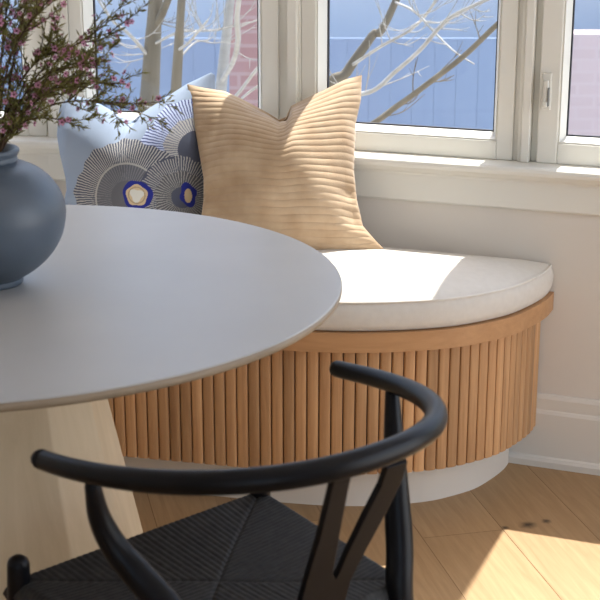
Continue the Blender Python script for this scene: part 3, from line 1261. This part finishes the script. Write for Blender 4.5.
house = empty('house', (0, 10.2, -.9))
tag(house, 'pale blue house across the garden, behind the blue fence', 'house')
mb = MB()
add_box(mb, -7, 9, 0, 5, 0, 3.6)
mb.build('wall', M['lavwall'], house)
mb = MB()
mb.add([(-7.3, -.03, 3.6), (9.3, -.03, 3.6), (9.3, 5.4, 3.6), (-7.3, 5.4, 3.6), (-7.3, 2.5, 5.2), (9.3, 2.5, 5.2)],
       [(0, 1, 2, 3), (0, 4, 5, 1), (2, 5, 4, 3), (0, 3, 4), (1, 5, 2)])
mb.build('roof', M['slate'], house)


def panel_fence(name, x0, x1, y, z1, mat, bw=.14):
    root = empty(name, (0, y, -.9))
    mb = MB()
    x = x0
    while x < x1:
        add_box(mb, x, min(x + bw, x1) - .0015, 0, .03, 0, z1)
        x += bw
    mb.build('boards', mat, root)
    mb = MB()
    add_box(mb, x0, x1, -.002, .03, z1, z1 + .015)
    mb.build('cap_rail', mat, root)
    return root


fen = panel_fence('garden_fence', -3.2, 1.685, 9.0, 1.385, M['bluewall'])
tag(fen, 'blue painted board fence seen through the bench windows', 'fence')
mb = MB()
add_box(mb, 1.70, 6.5, 8.9, 9.2, -.9, .535)
tag(mb.build('brick_wall', M['pinkbrick']), 'low haze paled pink brick wall behind the casement with the handle', 'wall')
x0, x1 = at_y(229, 60, 7.6)[0], at_y(300, 60, 7.6)[0]
mb = MB()
add_box(mb, x0, x1, 7.6, 8.1, -.9, 2.4)
tag(mb.build('brick_pillar', M['brick']), 'dark red brick pillar seen left of the post behind the tan pillow', 'pillar')


def limb(mb, pts, r0, r1, y, seg=8, wob=.0):
    """branch through points as seen, at its own distance y (a number or one per point)"""
    ys = y if hasattr(y, '__len__') else [y] * len(pts)
    P = [at_y(u, v, yy) for (u, v), yy in zip(pts, ys)]
    P = smooth_path(P, max(8, 6 * len(P)))
    n = len(P)
    mb.add(*tube_data(P, list(np.linspace(r0, r1, n)), seg))
    return P


def twigs(mb, P, n, ln, r=.004, seed=1, kids=2):
    rr = random.Random(seed)
    for _ in range(n):
        i = rr.randint(1, len(P) - 2)
        a = Vector(P[i])
        t = (Vector(P[i + 1]) - Vector(P[i - 1])).normalized()
        d = (t * .5 + Vector((rr.uniform(-1, 1), rr.uniform(-.6, .6), rr.uniform(-.5, 1.0)))).normalized()
        l = ln * rr.uniform(.5, 1.2)
        b = a + d * l * .5 + Vector((rr.uniform(-.05, .05) * ln, 0, rr.uniform(-.1, .05) * ln))
        c_ = a + d * l + Vector((0, 0, rr.uniform(-.1, .3) * l))
        tw = smooth_path([tuple(a), tuple(b), tuple(c_)], 8)
        mb.add(*tube_data(tw, list(np.linspace(r, r * .4, 9)), 5))
        for _k in range(kids):
            j = rr.randint(2, 7)
            d2 = (d + Vector((rr.uniform(-1, 1), rr.uniform(-.6, .6), rr.uniform(-.6, 1))) * .9).normalized()
            l2 = l * rr.uniform(.25, .5)
            q = Vector(tw[j])
            tw2 = smooth_path([tuple(q), tuple(q + d2 * l2 * .5), tuple(q + d2 * l2 + Vector((0, 0, .1 * l2)))], 5)
            mb.add(*tube_data(tw2, list(np.linspace(r * .6, r * .3, 6)), 4))


def tree(label, mat, y, trunk, r, limbs, tw, base_u=None):
    root = empty('tree')
    tag(root, label, 'tree', 'bare trees in the garden')
    mb = MB()
    P0 = at_y(*trunk[0], y)
    gx = P0[0] if base_u is None else at_y(base_u, trunk[0][1], y)[0]
    pts = [(gx, y, -.9)] + [tuple(at_y(u, v, y)) for u, v in trunk]
    last, prev = np.array(pts[-1]), np.array(pts[-2])
    e = (last - prev) / np.linalg.norm(last - prev)
    pts.append(tuple(last + e * .9 + np.array([.05, .1, .6])))
    P = smooth_path(pts, 30)
    mb.add(*tube_data(P, list(np.linspace(r * 1.35, r * .6, len(P))), 12))
    mb.build('trunk', mat, root, True)
    for (pl, r0, r1, yy, m2, nt, ln, sd) in limbs:
        mb = MB()
        Q = limb(mb, pl, r0, r1, yy)
        if nt:
            twigs(mb, Q, max(3, int(nt * .8)), ln, tw * .7, sd)
        mb.build('branch', m2, root, True)
    return root


tree('bare tree with a thick grey-brown trunk nearest the flowers in the left window', M['bark'], 6.6, [(147, 150), (150, 90), (153, 40), (157, -20)], .043,
     [([(154, 30), (162, 14), (172, -10), (185, -40)], .022, .012, [6.6, 6.55, 6.5, 6.4], M['bark'], 3, .25, 1),
      ([(152, 60), (130, 35), (112, 20), (95, -5)], .010, .004, [6.6, 6.5, 6.4, 6.3], M['palebark'], 10, .22, 2),
      ([(152, 45), (180, 32), (215, 30), (250, 22)], .007, .003, [6.6, 6.4, 6.3, 6.2], M['palebark'], 12, .25, 3)], .0045)
tree('slim straight bare tree right of the thick trunk in the left window', M['bark'], 5.9, [(173, 150), (176, 90), (179, 40), (183, -20)], .022,
     [([(175, 95), (158, 108), (140, 119), (125, 130)], .006, .004, [5.9, 5.7, 5.6, 5.5], M['palebark'], 4, .12, 4),
      ([(178, 50), (187, 44), (197, 33), (208, 20)], .007, .004, [5.9, 5.8, 5.7, 5.6], M['palebark'], 6, .18, 5),
      ([(176, 62), (196, 42), (214, 43), (232, 40)], .005, .002, [5.9, 6.0, 6.0, 6.0], M['palebark'], 8, .18, 6)], .0035)
tree('pale barked leaning tree in front of the brick pillar', M['palebark'], 7.0, [(217, 150), (221, 90), (226, 40), (232, -20)], .028,
     [([(222, 80), (233, 62), (238, 40), (237, 18), (240, -10)], .013, .010, [7.0, 6.2, 5.8, 5.6, 5.5], M['palebark'], 4, .2, 7),
      ([(219, 110), (236, 96), (258, 68), (280, 50)], .009, .007, [7.0, 6.5, 6.2, 6.0], M['palebark'], 5, .2, 8),
      ([(218, 125), (240, 100), (262, 84), (285, 76)], .007, .005, [7.0, 6.4, 6.0, 5.8], M['palebark'], 3, .2, 9)], .0040)
tree('bare tree with its dark trunk leaning right across the middle window', M['bark'], 6.2, [(322, 118), (347, 72), (372, 36), (398, -4)], .021,
     [([(351, 66), (380, 47), (410, 30), (428, 12), (440, -8)], .008, .005, [6.2, 6.0, 5.9, 5.8, 5.7], M['palebark'], 9, .24, 10),
      ([(335, 95), (370, 92), (395, 72), (420, 50), (447, 20), (475, 5), (505, -8)], .010, .006, [6.2, 5.6, 5.5, 5.4, 5.3, 5.2, 5.1], M['palebark'], 14, .22, 11),
      ([(328, 108), (360, 128), (400, 104), (430, 82), (465, 55), (500, 22), (530, 0)], .013, .010, [6.2, 5.5, 5.4, 5.3, 5.2, 5.1, 5.0], M['bark'], 12, .16, 12),
      ([(395, 2), (415, 12), (437, 35), (455, 52), (474, 64)], .006, .003, [6.2, 5.8, 5.7, 5.6, 5.5], M['palebark'], 8, .16, 13)], .0042, 300)

# ------------------------------------------------------------------ light and sky
w = bpy.data.worlds.new('sky')
bpy.context.scene.world = w
w.use_nodes = True
nt = w.node_tree
bg = nt.nodes['Background']
sky = nt.nodes.new('ShaderNodeTexSky')
sky.sky_type = 'NISHITA'
sky.sun_disc = False
sky.sun_elevation = math.radians(62)
sky.sun_rotation = math.radians(17)
sky.air_density = 1.0
sky.dust_density = 2.0
nt.links.new(sky.outputs[0], bg.inputs['Color'])
bg.inputs['Strength'].default_value = .55

SUN_EL = math.radians(64)
sd = Vector((-.375 * math.cos(SUN_EL), -.927 * math.cos(SUN_EL), -math.sin(SUN_EL)))
sl = bpy.data.lights.new('sun', 'SUN')
sl.energy = 12
sl.angle = math.radians(.6)
sl.color = (1, .95, .88)
so_ = bpy.data.objects.new('sun', sl)
so_.rotation_euler = sd.to_track_quat('-Z', 'Y').to_euler()
so_.location = (1, 6, 8)
C.objects.link(so_)


def area(name, loc, target, sx, sy, power, color):
    l = bpy.data.lights.new(name, 'AREA')
    l.shape = 'RECTANGLE'
    l.size, l.size_y = sx, sy
    l.energy = power
    l.color = color
    o = bpy.data.objects.new(name, l)
    o.location = loc
    o.rotation_euler = (Vector(target) - Vector(loc)).to_track_quat('-Z', 'Y').to_euler()
    C.objects.link(o)
    return o


# added fill lamp, set in the made-up opening of the right wall
area('fill_right', (XR + .02, 1.3, 1.2), (-1, 1.6, .8), 1.9, 2.0, 30, (1, .97, .93))

# ------------------------------------------------------------------ camera
cam = bpy.data.cameras.new('camera')
cam.sensor_width = 36
cam.sensor_fit = 'HORIZONTAL'
cam.lens = F_PX * 36 / 600
cam.clip_start = .05
cam.dof.use_dof = True
cam.dof.focus_distance = 3.35
cam.dof.aperture_fstop = 11
camo = bpy.data.objects.new('camera', cam)
camo.location = (0, 0, CAM_H)
camo.rotation_euler = (PI / 2 - PITCH, 0, 0)
C.objects.link(camo)
sc = bpy.context.scene
sc.camera = camo
sc.view_settings.view_transform = 'Standard'
sc.view_settings.look = 'None'
sc.view_settings.gamma = 1
sc.view_settings.exposure = -0.36
sc.view_settings.use_curve_mapping = False
cy = sc.cycles
cy.use_denoising = True
cy.max_bounces = 8
cy.diffuse_bounces = 5
cy.transparent_max_bounces = 12
cy.caustics_reflective = False
cy.caustics_refractive = False
cy.sample_clamp_indirect = 6
